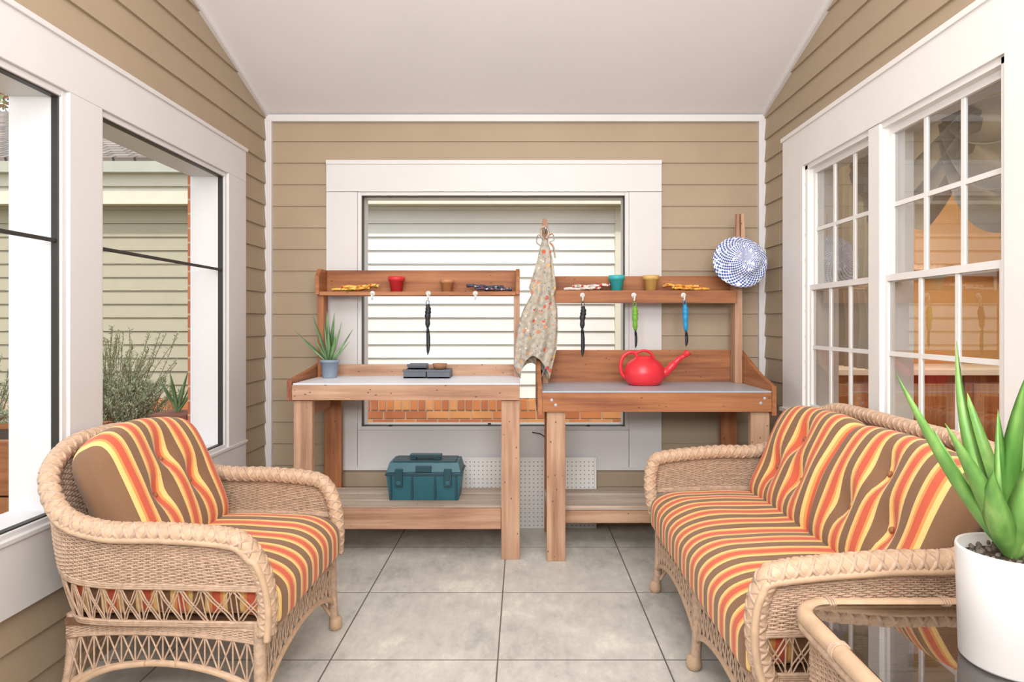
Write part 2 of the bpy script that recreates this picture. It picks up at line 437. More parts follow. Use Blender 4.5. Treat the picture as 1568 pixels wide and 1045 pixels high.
mb.box(-9, 1.3, YE-.2, YE+.1, 2.37, 2.39, 2)
mb.box(-9, 1.3, YE-.22, YE-.2, 2.355, 2.50, 2)
mb.box(-9, 1.3, YE-.2, YE+.1, 2.39, 2.70, 2)
mb.box(-9, 1.3, YE-.24, YE-.2, 2.52, 2.64, 2)
mb.box(-9, 1.3, YE-.34, YE-.23, 2.63, 2.73, 6)
mb.prism([(-9, YE-.30, 2.72), (-9, YE+3.3, 4.3), (-9, YE+3.3, 4.35), (-9, YE-.32, 2.77)], (10.3, 0, 0), 7)
mb.build('neighbor_garage', [M_side_lit, M_side_shade, M_fas, M_brick, mplain('brick_pale', '#d2925e', .8, .1), mplain('mortar', '#c9b69c', .9), mplain('gutter', '#b4b5a6', .5), M_sh, mplain('brick_orange', '#c67c4c', .8, .1), mplain('brick_rust', '#b46c48', .8, .1)])
mb = MB()
mb.box(XL-TH-.035, XL-TH-.011, 3.475, YB+.2, -.3, 2.3, 0); mb.box(XL-TH-.035, XL-TH-.011, YF, 3.475, -.3, .56, 0); mb.build('brick_veneer', [M_brick])
mb = MB()
def gf(u, v): return (-14+28*u, -6+26*v, -.3+.03*noise.noise(V((u*60, v*60, 0))))
mb.grid(gf, 60, 60)
t = NT('ground_mulch'); nn = t.noise(t.coord(), 9, 8, .7)
t.link(t.ramp(nn, [(.35, '#5a4a35'), (.5, '#7c7350'), (.62, '#8f9a6a'), (.75, '#c9c7b4')]), t.b.inputs[0]); t.b.inputs['Roughness'].default_value = .95
mb.build('ground', [t.m])
# wood planters
M_soil = mplain('soil', '#3a2d22', .95, .3, 40, .5, 60)
def planter(name, x0, x1, y0, y1, z1):
    e = empty(name); mb = MB(); h = (z1+.27)/4
    for i in range(4):
        za, zb = -.27+h*i+.004, -.27+h*(i+1)-.004
        mb.box(x0, x1, y0, y0+.04, za, zb, 0); mb.box(x0, x1, y1-.04, y1, za, zb, 0)
        mb.box(x0, x0+.04, y0+.04, y1-.04, za, zb, 1); mb.box(x1-.04, x1, y0+.04, y1-.04, za, zb, 1)
    for x in (x0-.01, x1-.07):
        mb.box(x, x+.08, y0-.02, y0, -.27, z1+.02, 2)
    mb.box(x0+.04, x1-.04, y0+.04, y1-.04, -.27, z1-.04, 3)
    mb.build('box', [W['cedarx'], W['cedary'], W['cedarz'], M_soil], e, bevel=.004); return e
pl1 = planter('planter_box', -3.3, -2.15, 2.9, 3.5, .72)
pl2 = planter('planter_box', -4.2, -2.35, 4.25, 4.85, .56)
M_rose = mplain('rosemary_leaf', '#9aa488', .7, .25, 20); M_stem = mplain('stem', '#7c7050', .8, .1)
def shrub(name, c, n, h, sp, seed, parent=None, nl=5):
    rnd = random.Random(seed); mb = MB(); c = V(c)
    for i in range(n):
        a = rnd.uniform(0, 2*PI); s = rnd.uniform(.1, 1)*sp; hh = h*rnd.uniform(.5, 1)
        tip = c+V((math.cos(a)*s, math.sin(a)*s*.7, hh)); base = c+V((math.cos(a)*s*.35, math.sin(a)*s*.25, 0))
        mid = base.lerp(tip, .5)+V((rnd.uniform(-.04, .04), 0, .03))
        pts = cr([base, mid, tip], 7); mb.tube(pts, .0022, 3, 1)
        for p, q in zip(pts[2:], pts[3:]):
            for k in range(nl):
                d = V((rnd.uniform(-1, 1), rnd.uniform(-1, 1), rnd.uniform(.2, 1.2))).normalized()*rnd.uniform(.015, .03)
                o = p.lerp(q, rnd.random()); sd = d.cross(V((0, 1, .3))).normalized()*.0022
                mb.add([o-sd, o+d*.5-sd*1.3, o+d, o+d*.5+sd*1.3], [(0, 1, 2, 3)], 0)
    return mb.build(name, [M_rose, M_stem], parent)
shrub('rosemary', (-2.80, 4.52, .52), 110, .70, .46, 3, pl2)
shrub('rosemary_low', (-2.62, 4.5, .52), 90, .34, .34, 14, pl2)
shrub('rosemary_tall', (-3.7, 4.55, .52), 70, .5, .4, 4, pl2)
shrub('leafy_bush', (-2.8, 3.2, .68), 60, .16, .5, 5, pl1, 7)
shrub('leafy_bush', (-5.6, 5.2, -.29), 150, 1.3, .8, 6)
# tree beyond the garage
mb = MB(); rnd = random.Random(9)
mb.tube([(-13.2, 14.5, -.29), (-13.1, 14.5, 3), (-12.4, 14.5, 7)], [.2, .15, .05], 8, 1)
for i in range(2600):
    a = V((rnd.gauss(0, 1), rnd.gauss(0, .6), rnd.gauss(0, .9)))*1.4; o = V((-12.6, 14.5, 6.6))+a
    d = V((rnd.uniform(-1, 1), rnd.uniform(-1, 1), rnd.uniform(-1, 1))).normalized()*.13; sd = d.cross(V((.3, 1, .2))).normalized()*.05
    mb.add([o-d, o-sd, o+d, o+sd], [(0, 1, 2, 3)], 0 if rnd.random() < .35 else 2)
mb.build('maple_tree', [mplain('maple_leaf', '#b07a62', .7, .3, 3), M_stem, mplain('maple_leaf_green', '#8c9468', .7, .2, 3)])

# ------------------------------------------------------------------ potting benches
PX, PY, PZ, CX, CY, CZm, GX, TW, TG = range(9)
BM = [W['pinex'], W['piney'], W['pinez'], W['cedarx'], W['cedary'], W['cedarz'], W['greyx'], M_benchtop, M_benchgrey]
# bench A
eA = e = empty('potting_bench')
mb = MB()
mb.box(-1.189, -1.092, 3.46, 3.505, 0, .83, PZ); mb.box(-.11, -.014, 3.46, 3.505, 0, .83, PZ)
mb.box(-1.167, -1.067, 3.92, 3.965, 0, .885, CZm); mb.box(-.12, -.03, 3.92, 3.965, 0, .885, CZm)
mb.box(-1.165, -1.12, 3.51, 3.915, .74, .83, CY)
mb.build('legs', BM, e, bevel=.003)
mb = MB()
mb.box(-1.189, -.014, 3.435, 3.46, .832, .910, PX)
mb.box(-1.186, -.016, 3.440, 3.95, .9105, .918, TW)
mb.box(-1.15, -.05, 3.885, 3.915, .80, .886, PX)
mb.build('table_top', BM, e, bevel=.0015)
mb = MB()
mb.box(-1.19, -.016, 3.951, 3.972, .87, .985, PX)
mb.prism([(-1.215, 3.435, .83), (-1.215, 3.435, .935), (-1.215, 3.80, .975), (-1.215, 3.975, 1.0), (-1.215, 3.975, .83)], (.025, 0, 0), CY)
mb.build('back_board', BM, e, bevel=.002)
mb = MB()
mb.box(-1.188, -1.152, 3.86, 3.95, .911, 1.40, CZm); mb.box(-.05, -.016, 3.86, 3.95, .911, 1.40, PZ)
mb.prism([(-1.19, 3.82, 1.395), (-1.19, 3.82, 1.50), (-1.19, 3.87, 1.545), (-1.19, 3.99, 1.545), (-1.19, 3.99, 1.395)], (.022, 0, 0), CY)
mb.prism([(-.038, 3.82, 1.395), (-.038, 3.82, 1.50), (-.038, 3.87, 1.545), (-.038, 3.99, 1.545), (-.038, 3.99, 1.395)], (.022, 0, 0), CY)
mb.box(-1.167, -.039, 3.825, 3.97, 1.390, 1.412, CX); mb.box(-1.167, -.039, 3.971, 3.99, 1.39, 1.545, CX)
mb.build('upper_shelf', BM, e, bevel=.002)
mb = MB()
mb.box(-1.09, -.112, 3.47, 3.50, .155, .262, PX)
mb.box(-1.065, -.122, 3.89, 3.918, .155, .235, PX)
for k in range(3): mb.box(-1.16, -.06, 3.507+k*.14, 3.507+k*.14+.134, .238, .262, GX)
mb.build('lower_shelf', BM, e, bevel=.003)
# bench B
eB = e = empty('potting_bench')
mb = MB()
mb.box(.125, .222, 3.435, 3.48, 0, .78, PZ); mb.box(1.178, 1.275, 3.435, 3.48, 0, .78, PZ)
mb.box(.13, .22, 3.92, 3.955, 0, .85, CZm); mb.box(1.17, 1.265, 3.92, 3.955, 0, .85, CZm)
mb.build('legs', BM, e, bevel=.003)
mb = MB()
mb.box(.102, 1.276, 3.41, 3.434, .775, .872, CX); mb.box(.102, 1.276, 3.412, 3.955, .8725, .881, TG)
mb.box(.23, 1.17, 3.885, 3.915, .77, .855, CX)
mb.build('table_top', BM, e, bevel=.0015)
mb = MB()
mb.box(.102, 1.276, 3.957, 3.978, .86, 1.07, CX)
for x in (.078, 1.278): mb.prism([(x, 3.41, .755), (x, 3.41, .905), (x, 3.60, .95), (x, 3.985, 1.09), (x, 3.985, .755)], (.023, 0, 0), CY)
for (x, y) in ((.15, .835), (.17, .81), (1.22, .82), (1.24, .845)): mb.tube([(x, 3.409, y), (x, 3.412, y)], .008, 10, TG)
mb.build('back_board', BM, e, bevel=.002)
mb = MB()
mb.box(.115, .150, 3.86, 3.95, .881, 1.78, PZ); mb.prism([(.115, 3.86, 1.78), (.15, 3.86, 1.78), (.142, 3.86, 1.835), (.118, 3.86, 1.835)], (0, .03, 0), PZ)
mb.box(1.232, 1.275, 3.86, 3.95, .881, 1.50, PZ)
mb.prism([(1.222, 3.86, 1.46), (1.254, 3.86, 1.46), (1.248, 3.86, 1.86), (1.232, 3.86, 1.86)], (0, -.03, 0), PZ)
mb.prism([(1.256, 3.85, 1.46), (1.300, 3.85, 1.50), (1.272, 3.85, 1.86), (1.254, 3.85, 1.86)], (0, -.025, 0), PZ)
mb.box(.151, 1.231, 3.83, 3.85, 1.345, 1.418, CX); mb.box(.151, 1.231, 3.851, 3.97, 1.395, 1.415, CX); mb.box(.151, 1.275, 3.971, 3.99, 1.395, 1.51, CX)
mb.build('upper_shelf', BM, e, bevel=.002)
mb = MB()
mb.box(.13, 1.24, 3.56, 3.59, .16, .226, PX)
for k in range(3): mb.box(.13, 1.24, 3.56+k*.125, 3.56+k*.125+.12, .228, .252, GX)
mb.build('lower_shelf', BM, e, bevel=.003)

# ------------------------------------------------------------------ pegboards
def m_peg():
    t = NT('pegboard'); v = t.coord(); sp = t.new('ShaderNodeSeparateXYZ'); t.link(v, sp.inputs[0])
    d = []
    for i in (0, 2):
        d.append(t.math('POWER', t.math('SUBTRACT', t.math('FRACT', t.math('DIVIDE', t.math('ADD', sp.outputs[i], 5), .0254)), .5), 2))
    k = t.math('LESS_THAN', t.math('ADD', d[0], d[1]), .018)
    mx = t.new('ShaderNodeMix', data_type='RGBA'); t.link(k, mx.inputs[0]); mx.inputs[6].default_value = lin('#e4e4e3'); mx.inputs[7].default_value = lin('#77726c')
    t.link(mx.outputs[2], t.b.inputs[0]); t.b.inputs['Roughness'].default_value = .5; return t.m
M_peg = m_peg()
e = empty('pegboard_panel')
mb = MB(); mb.box(-.37, .43, 3.992, 3.998, 0.0, .42); mb.build('perforated_sheet', [M_peg], e)
mb = MB()
mb.box(.431, .443, 3.989, 4.001, 0, .42); mb.box(-.37, .443, 3.989, 4.001, .4205, .426); mb.build('edge_strip', [M_white], e)
mb = MB(); mb.tube(cr([(.06, 4.02, .57), (.12, 3.98, .56), (.15, 3.98, .5), (.155, 3.982, .3), (.15, 3.98, .02)]), .0035, 6); mb.build('power_cable', [M_black])

# ------------------------------------------------------------------ wicker seating
def ribbed(mb, pts, r, seg=8, m=0, step=.005, amp=.12):
    q = resample([V(p) for p in pts], step); rr = [r*(1+(amp if i % 2 else -amp)) for i in range(len(q))]
    mb.tube(q, rr, seg, m)

def helix(mb, path, R, strands, pitch, r, dirn, m=0, step=.006, wav=.0015):
    q = resample(path, step); n = len(q)
    T = [(q[min(i+1, n-1)]-q[max(i-1, 0)]).normalized() for i in range(n)]
    N = V((0, 1, 0)).cross(T[0]).normalized() if abs(T[0].y) < .9 else V((0, 0, 1))
    Ns = []
    for i in range(n):
        N = (N-T[i]*N.dot(T[i])).normalized(); Ns.append(N.copy())
    for s in range(strands):
        pts = []
        for i in range(n):
            a = dirn*2*PI*(i*step/pitch)+2*PI*s/strands; B = T[i].cross(Ns[i])
            ph = i*step/pitch*strands*2*PI
            rad = R+wav*math.sin(ph+(0 if dirn > 0 else PI))
            pts.append(q[i]+Ns[i]*math.cos(a)*rad+B*math.sin(a)*rad)
        mb.tube(pts, r, 6, m)

def weave(mb, S, nu, rows, v0, v1, r=.0028, m=0, sm=2, warp=True):
    eps = 1e-3
    def nrm(u, v):
        a = S(min(u+eps, 1), v)-S(max(u-eps, 0), v); b = S(u, min(v+eps, 1.0))-S(u, max(v-eps, 0)); return a.cross(b).normalized()
    for j in range(rows):
        v = v0+(v1-v0)*(j+.5)/rows; pts = []
        for i in range(nu+1):
            u = i/nu; p = S(u, v); pts.append(p+nrm(u, v)*(r*1.1 if (i+j) % 2 else -r*1.1))
        hh = (S(.1, v0)-S(.1, v1)).length/rows*.5
        mb.tube(pts, max(r, hh*.95), 4, m, cap=False, flat=1.0)
    if warp:
        for i in range(0, nu+1, 1):
            u = i/nu; mb.tube([S(u, v0+(v1-v0)*k/6) for k in range(7)], r*.8, 4, m, cap=False)

def rbox(hx, hy, hz, r, n=16, ny=None, disp=None):
    mb = MB(); ny = ny or n
    def face(ax, sg):
        a1, a2 = [(1, 2), (0, 2), (0, 1)][ax]
        cnt = {0: n, 1: ny, 2: max(8, n//2)}
        def fn(u, v):
            p = [0, 0, 0]; p[ax] = sg
            p[a1] = math.sin((u*2-1)*PI/2)*.25+(u*2-1)*.75; p[a2] = math.sin((v*2-1)*PI/2)*.25+(v*2-1)*.75
            q = V((p[0]*hx, p[1]*hy, p[2]*hz)); h = (hx, hy, hz); inn = V([max(-h[k]+r, min(h[k]-r, q[k])) for k in range(3)])
            d = q-inn; d = d.normalized() if d.length > 1e-9 else d
            w = inn+d*r
            return disp(w) if disp else w
        mb.grid(fn, cnt[a1], cnt[a2])
    for ax in range(3):
        for sg in (-1, 1): face(ax, sg)
    bm = bmesh.new(); vs = [bm.verts.new(p) for p in mb.v]
    for f in mb.f: bm.faces.new([vs[i] for i in f])
    bmesh.ops.remove_doubles(bm, verts=bm.verts, dist=1e-4); bmesh.ops.recalc_face_normals(bm, faces=bm.faces)
    return bm

def bm_obj(bm, name, mats, parent, M=None, sub=1):
    me = bpy.data.meshes.new(name)
    if M: bm.transform(M)
    bm.to_mesh(me); bm.free()
    for p in me.polygons: p.use_smooth = True
    for m in mats: me.materials.append(m)
    o = bpy.data.objects.new(name, me); bpy.context.collection.objects.link(o); o.parent = parent
    if sub:
        q = o.modifiers.new('ss', 'SUBSURF'); q.levels = q.render_levels = sub
    return o

def wicker_seat(name, Wd, loc, rz, xs):
    e = empty(name, loc, rz); hw = Wd/2; e.scale = (xs, 1, 1); small = Wd < 1
    mid = [0] if small else [-hw*.5, 0, hw*.5]
    base = [(.385, -hw+.03, .33), (.1, -hw+.035, .33), (-.13, -hw+.04, .33), (-.24, -hw+.07, .33), (-.29, -hw+.16, .33), (-.30, -hw+.27, .33)]
    top = [(.355, -hw, .61), (.1, -hw-.005, .635), (-.10, -hw, .64), (-.22, -hw+.015, .69), (-.32, -hw+.09, .80), (-.36, -hw+.22, .855)]
    fr = [(.375, -hw+.03, .31), (.405, -hw+.025, .40), (.415, -hw+.012, .50), (.40, -hw+.003, .575)]
    ztop = .865
    if small:
        top = [(.285, -hw+.005, .60), (.1, -hw-.0, .615), (-.10, -hw+.0, .62), (-.24, -hw+.01, .665), (-.335, -hw+.08, .76), (-.37, -hw+.21, .825)]
        fr = [(.395, -hw+.03, .31), (.400, -hw+.028, .40), (.385, -hw+.018, .50), (.345, -hw+.008, .572)]
        base[0] = (.39, -hw+.03, .33); ztop = .84
    mr = lambda L: [(p[0], -p[1], p[2]) for p in reversed(L)]
    Bp = base+[(-.31, y, .33) for y in mid]+mr(base); Tp = top+[(-.375, y, ztop) for y in mid]+mr(top)
    B = cr(Bp, 16); T = cr(Tp, 16)
    L = [0]
    for a, b_ in zip(T, T[1:]): L.append(L[-1]+(b_-a).length)
    tot = L[-1]
    def at(P, u):
        t = u*tot; lo, hi = 0, len(L)-1
        while hi-lo > 1:
            md = (lo+hi)//2
            if L[md] <= t: lo = md
            else: hi = md
        f = (t-L[lo])/max(1e-9, L[hi]-L[lo]); return P[lo].lerp(P[hi], min(1, f))
    def S(u, v):
        p = at(B, u).lerp(at(T, u), v)
        d = V((p.x-.1, p.y*1.0, 0)); d.normalize()
        fe = max(0, 1-min(u, 1-u)*tot/.1)     # follow the curved front post
        return p+d*.018*math.sin(PI*v)+V((.045*fe*math.sin(PI*v), 0, 0))*(1 if small else .6)
    mb = MB(); nu = int(tot/.017); nu += nu % 2
    LV = .45
    weave(mb, S, nu, 28, LV, .97, .003, 0)
    n = int(tot/.052)
    for k in range(n):
        u0, u1 = k/n, (k+1)/n
        for a, b_ in ((u0, u1), (u1, u0)):
            for dd in (-.0018, .0018):
                mb.tube([S(min(1, max(0, a+dd)), 0), S((a*.7+b_*.3)+dd, .15), S((a*.3+b_*.7)+dd, .3), S(min(1, max(0, b_+dd)), LV)], .0026, 4, 0, cap=False)
        for dd in (-.0025, .0025): mb.tube([S(max(0, u0+dd), 0), S(max(0, u0+dd), LV)], .0028, 4, 0, cap=False)
    for v in (.0, .02, .04, LV-.02, LV, LV+.02):
        mb.tube([S(i/nu, v) for i in range(nu+1)], .0055, 5, 0, cap=False)
    mb.build('woven_shell', [M_wick], e)
    # rim roll
    mb = MB()
    rim = fr+top+[(-.375, y, ztop) for y in mid]+mr(top)+mr(fr)
    R = cr(rim, 10)
    mb.tube(R, .0280, 14, 1)
    helix(mb, R, .0250, 3, .105, .0066, 1, 0); helix(mb, R, .0250, 3, .105, .0066, -1, 0)
    off = [p+V((.012 if p.x > .36 else 0, .0, -.0))+V((0, (1 if p.y > 0 else -1)*.022*min(1, abs(p.y)/(hw*.8)), -.014)) for p in R]
    mb.tube(off, .011, 8, 1)
    mb.build('rolled_rim', [M_wick, M_wick2], e)
    # skirt and legs
    mb = MB()
    legs = []
    for sg in (-1, 1):
        legs.append([(.375, sg*(hw-.03), .34), (.378, sg*(hw-.03), .16), (.385, sg*(hw-.03), .05), (.392, sg*(hw-.028), .0)])
        legs.append([(-.26, sg*(hw-.09), .34), (-.27, sg*(hw-.085), .16), (-.30, sg*(hw-.07), .05), (-.325, sg*(hw-.06), .0)])
    if not small:
        legs.append([(.375, 0, .30), (.378, 0, .16), (.385, 0, .05), (.392, 0, 0)]); legs.append([(-.29, 0, .33), (-.3, 0, .15), (-.32, 0, 0)])
    for lg in legs:
        ribbed(mb, cr(lg, 8), .019, 10, 0, .0045, .06)
        b0 = V(lg[-1]); mb.tube([b0+V((0, 0, z)) for z in (.0, .008, .02, .04, .05)], [.018, .026, .029, .026, .02], 10, 1)
    def skirt(A, Bq, z1, zr, arch, dense):
        A, Bq = V(A), V(Bq); Ls = (Bq-A).length
        def SS(u, v):
            p = A.lerp(Bq, u); zl = zr+arch*math.sin(PI*u)**.6; return V((p.x, p.y, z1+(zl-z1)*v))
        nn = max(4, int(Ls/.017)); vv = dense
        if dense: weave(mb, SS, nn, 9, 0, dense, .003, 0)
        k2 = max(3, int(Ls/.046))
        for k in range(k2):
            a, b_ = k/k2, (k+1)/k2
            for p, q in ((a, b_), (b_, a)):
                mb.tube([SS(p, vv), SS(p*.65+q*.35, vv+(1-vv)*.35), SS(q, 1)], .0032, 4, 0, cap=False)
            mb.tube([SS(a, vv), SS(a, 1)], .0032, 4, 0, cap=False)
        for v in (0, .04, vv, vv+.03, .97, 1.0):
            mb.tube([SS(i/24, v) for i in range(25)], .0055, 5, 0)
        mb.tube([SS(i/24, 1.02) for i in range(25)], .010, 6, 1)
    if not small:
        skirt((.382, -hw+.03, .34), (.382, 0, .34), .335, .10, .09, .42); skirt((.382, 0, .34), (.382, hw-.03, .34), .335, .10, .09, .42)
        skirt((-.30, -hw+.1, .34), (-.30, hw-.1, .34), .33, .12, .08, .1)
    else:
        skirt((.382, -hw+.03, .34), (.382, hw-.03, .34), .335, .10, .10, .35); skirt((-.29, -hw+.1, .34), (-.29, hw-.1, .34), .33, .12, .08, .1)
    for sg in (-1, 1): skirt((.38, sg*(hw-.03), .33), (-.27, sg*(hw-.07), .33), .325, .12, .09, .22)
    for sg in (-1, 1):
        mb.tube(cr([(-.29, sg*(hw-.08), .05), (-.22, sg*(hw-.06), .14), (-.12, sg*(hw-.05), .19), (0, sg*(hw-.045), .21)]), .009, 8, 1)
        mb.tube(cr([(.375, sg*(hw-.04), .06), (.31, sg*(hw-.045), .14), (.22, sg*(hw-.045), .19), (.1, sg*(hw-.045), .21)]), .009, 8, 1)
    mb.box(-.27, .365, -hw+.06, hw-.06, .315, .335, 2)
    mb.build('base_frame', [M_wick, M_wick2, M_wickd], e)
    # seat cushion
    hy = hw-.055
    def dseat(w):
        x, y = w.x/.33, w.y/hy
        if w.z > 0:
            f = max(0, 1-x*x)*max(0, 1-y**4)
            w.z += .022*f
            if not small: w.z -= .010*math.exp(-(w.y/.03)**2)*(1-x*x)
        w.z += .006*noise.noise(w*7)
        if w.x > .2: w.z -= .035*((w.x-.2)/.13)**2
        return w
    bm = rbox(.345, hy, .068, .040, 18, int(hy*2/.03), dseat)
    bm_obj(bm, 'seat_cushion', [M_stripe_s], e, Matrix.Translation((.085, 0, .41)))
    # back cushion
    hyb = hw-.085
    if not small: tufts = [(y, -.06) for y in (-.43, -.19, .19, .43)]+[(y, .09) for y in (-.31, .31)]
    else: tufts = [(-.11, -.03), (.11, -.03), (0, .08)]
    def dback(w):
        y, z = w.y/hyb, w.z/.24
        f = max(0, 1-y**4)*max(0, 1-z*z)
        if w.x > 0:
            w.x += .03*f
            dd = 0
            for (ty, tz) in tufts:
                d2 = ((w.y-ty)**2+(w.z-tz)**2); dd = max(dd, .050*math.exp(-d2/.0016)+.020*math.exp(-d2/.012))
                dd = max(dd, .024*math.exp(-((w.y-ty)/.018)**2)*math.exp(-((w.z-tz)/.11)**2))
            if not small: dd = max(dd, .03*math.exp(-(w.y/.02)**2))
            w.x -= dd
        else: w.x -= .015*f
        if w.z > 0:
            w.z -= .05*abs(y)**5
            if not small: w.z -= .018*math.exp(-(w.y/.07)**2)
            else: w.z += .012*math.cos(w.y*9)
        n_ = noise.noise(w*6); w.x += .010*n_; w.z += .006*n_
        return w
    Mx = Matrix.Translation((-.165, 0, .66)) @ Matrix.Rotation(math.radians(-25), 4, 'Y')
    bm = rbox(.075, hyb, .235, .062, 22, int(hyb*2/.016), dback)
    bm_obj(bm, 'back_cushion', [M_stripe], e, Mx)
    mb = MB()
    for ty, tz in tufts:
        c = Mx @ V((.075-.022, ty, tz)); mb.tube([c, c+(Mx.to_3x3() @ V((.006, 0, 0)))], [.011, .007], 10)
    mb.build('tuft_buttons', [mplain('button_brown', '#a06a48', .7)], e)
    return e
wicker_seat('wicker_armchair', .76, (-1.125, 2.33, 0), math.radians(-1), .94)
wicker_seat('wicker_loveseat', 1.42, (.985, 2.365, 0), PI, .96)

# ------------------------------------------------------------------ side table
e = empty('wicker_side_table')
x0, x1, y0_, y1_, zt, rc = .645, 1.235, .95, 1.575, .56, .07
def rrect(x0, x1, y0, y1, r, z, n=6):
    out = []
    for cx, cy, a0 in ((x1-r, y1-r, 0), (x0+r, y1-r, 90), (x0+r, y0+r, 180), (x1-r, y0+r, 270)):
        for k in range(n+1):
            a = math.radians(a0+90*k/n); out.append(V((cx+r*math.cos(a), cy+r*math.sin(a), z)))
    return out
mb = MB(); loop = rrect(x0, x1, y0_, y1_, rc, zt)
mb.tube(loop, .019, 12, 1, closed=True)
mb.tube(rrect(x0-.004, x1+.004, y0_-.004, y1_+.004, rc, zt-.024), .012, 8, 0, closed=True)
full = loop+[loop[0]]; rs_ = resample(full, .045)
for i in range(len(rs_)-1):
    c = rs_[i]; d = (rs_[i+1]-c).normalized()
    if i % 6 == 0:
        for q in range(3):
            o = c+d*(.006*q); sd = d.cross(V((0, 0, 1))); mb.tube([o+(sd*math.cos(a)+V((0, 0, 1))*math.sin(a))*.0205 for a in [2*PI*k/12 for k in range(12)]], .003, 4, 0, closed=True)
inner = resample(rrect(x0+.012, x1-.012, y0_+.012, y1_-.012, rc-.01, 0)+[V((x1-.012, y1_-rc, 0))], .01)
def ST(u, v):
    p = inner[min(len(inner)-1, int(u*(len(inner)-1)+.5))]; return V((p.x, p.y, zt-.015-.13*v))
nu = len(inner)-1; nu -= nu % 2
weave(mb, ST, nu//2*1, 22, 0, 1, .003, 0)
for x, y in ((x0+.05, y0_+.05), (x1-.05, y0_+.05), (x0+.05, y1_-.05), (x1-.05, y1_-.05)):
    ribbed(mb, [(x, y, 0), (x, y, zt-.01)], .018, 8, 0, .005, .07)
def SB(u, v): return V((x0+.05+(x1-x0-.1)*u, y0_+.05+(y1_-y0_-.1)*v, .2))
weave(mb, SB, 30, 60, 0, 1, .003, 0, warp=True)
lo = rrect(x0+.045, x1-.045, y0_+.045, y1_-.045, .03, .2); mb.tube(lo, .012, 8, 1, closed=True)
mb.build('wicker_frame', [M_wick, M_wick2], e)
mb = MB(); g = rrect(x0+.017, x1-.017, y0_+.017, y1_-.017, rc-.017, zt+.004)
mb.prism([tuple(p) for p in g], (0, 0, .008), 0); mb.build('glass_top', [M_tglass], e)

# ------------------------------------------------------------------ potted aloe on table
def m_leaf(name, c1, c2, c3):
    t = NT(name); n = t.noise(t.coord((1, 1, .3)), 30, 3)
    t.link(t.ramp(n, [(.3, c1), (.5, c2), (.7, c3)]), t.b.inputs[0]); t.b.inputs['Roughness'].default_value = .38
    t.b.inputs['Subsurface Weight'].default_value = .1; t.b.inputs['Subsurface Radius'].default_value = (.01, .02, .005); return t.m
M_aloe = m_leaf('aloe_leaf', '#5d8f45', '#74a553', '#97bd6a')
M_aloe2 = m_leaf('agave_leaf', '#56794e', '#6f9464', '#8fae80')
def leaf(mb, base, tip, w, bend, m=0, n=16):
    base, tip = V(base), V(tip); L = (tip-base).length
    mid = base.lerp(tip, .5)+V(bend)*L
    pts = [base*(1-t)**2+mid*2*t*(1-t)+tip*t*t for t in [i/n for i in range(n+1)]]
    vs = []; out = V((tip.x-base.x, tip.y-base.y, .01))
    for i, p in enumerate(pts):
        T = (pts[min(i+1, n)]-pts[max(i-1, 0)]).normalized(); t = i/n
        sd = T.cross(V((out.x, out.y, .0)).normalized() if out.length > .02 else V((0, 1, 0)))
        if sd.length < .05: sd = T.cross(V((0, 0, 1)))
        sd.normalize(); nn = sd.cross(T).normalized()
        if nn.z < 0: nn = -nn
        ww = w*(.45+.55*math.sin(min(1, t*1.8)*PI/2))*(1-t**2.2)*1.0+.0006; th = ww*.42
        vs += [p-sd*ww+nn*th*.55, p-sd*ww*.55-nn*th*.15, p-nn*th*.9*.4, p+sd*ww*.55-nn*th*.15, p+sd*ww+nn*th*.55, p+sd*ww*.5-nn*th*.95, p-nn*th*1.25, p-sd*ww*.5-nn*th*.95]
    fs = []
    for i in range(n):
        for k in range(8): fs.append((i*8+k, i*8+(k+1) % 8, (i+1)*8+(k+1) % 8, (i+1)*8+k))
    fs.append(tuple(range(8)))
    mb.add(vs, fs, m, True)
e = empty('potted_aloe')
pc = V((.955, 1.29, zt+.013))
mb = MB(); mb.revolve([(0, 0), (.088, 0), (.094, .006), (.1, .215), (.0985, .221), (.094, .219), (.092, .19), (0, .19)], pc, 48)
mb.build('ceramic_pot', [mplain('white_ceramic', '#e2e1e1', .3, .01)], e)
mb = MB()
mb.revolve([(0, .205), (.05, .203), (.0915, .195)], pc, 24, 0)
rnd = random.Random(3)
for i in range(130):
    a = rnd.uniform(0, 2*PI); r = .088*math.sqrt(rnd.random()); s = rnd.uniform(.003, .006)
    c = pc+V((r*math.cos(a), r*math.sin(a), .203)); mb.tube([c+V((0, 0, -s)), c, c+V((0, 0, s))], [s*.5, s, s*.5], 6, 1)
mb.build('soil', [M_soil, mplain('pebble', '#6c6258', .9, .3, 90)], e)
mb = MB(); bc = pc+V((-.005, 0, .2))
def lf(dx, dy, z, w, bend, b0=(0, 0)): leaf(mb, bc+V((b0[0], b0[1], 0)), (pc.x+dx, pc.y+dy, z), w*1.2, bend)
lf(-.215, .03, 1.13, .026, (-.02, 0, -.06)); lf(-.075, .06, 1.195, .030, (-.10, .02, .0))
lf(-.175, -.06, 1.045, .026, (.06, 0, -.06)); lf(.03, .0, 1.15, .032, (-.08, 0, .0)); lf(-.10, -.08, .96, .026, (-.12, 0, .02))
lf(.10, -.03, 1.13, .028, (.02, 0, .0)); lf(.14, .08, 1.08, .028, (.05, 0, .05)); lf(-.02, -.10, 1.03, .03, (-.05, -.05, .0))
lf(.19, .0, 1.0, .026, (.0, 0, .1)); lf(.0, .14, 1.08, .026, (0, .05, 0)); lf(-.045, -.03, .86, .013, (-.1, 0, .05)); lf(.06, -.12, .98, .026, (.0, -.05, .05))
lf(-.02, .02, 1.06, .028, (-.03, 0, 0)); lf(-.13, .05, 1.02, .024, (-.05, 0, .02))
mb.build('aloe_leaves', [M_aloe], e)

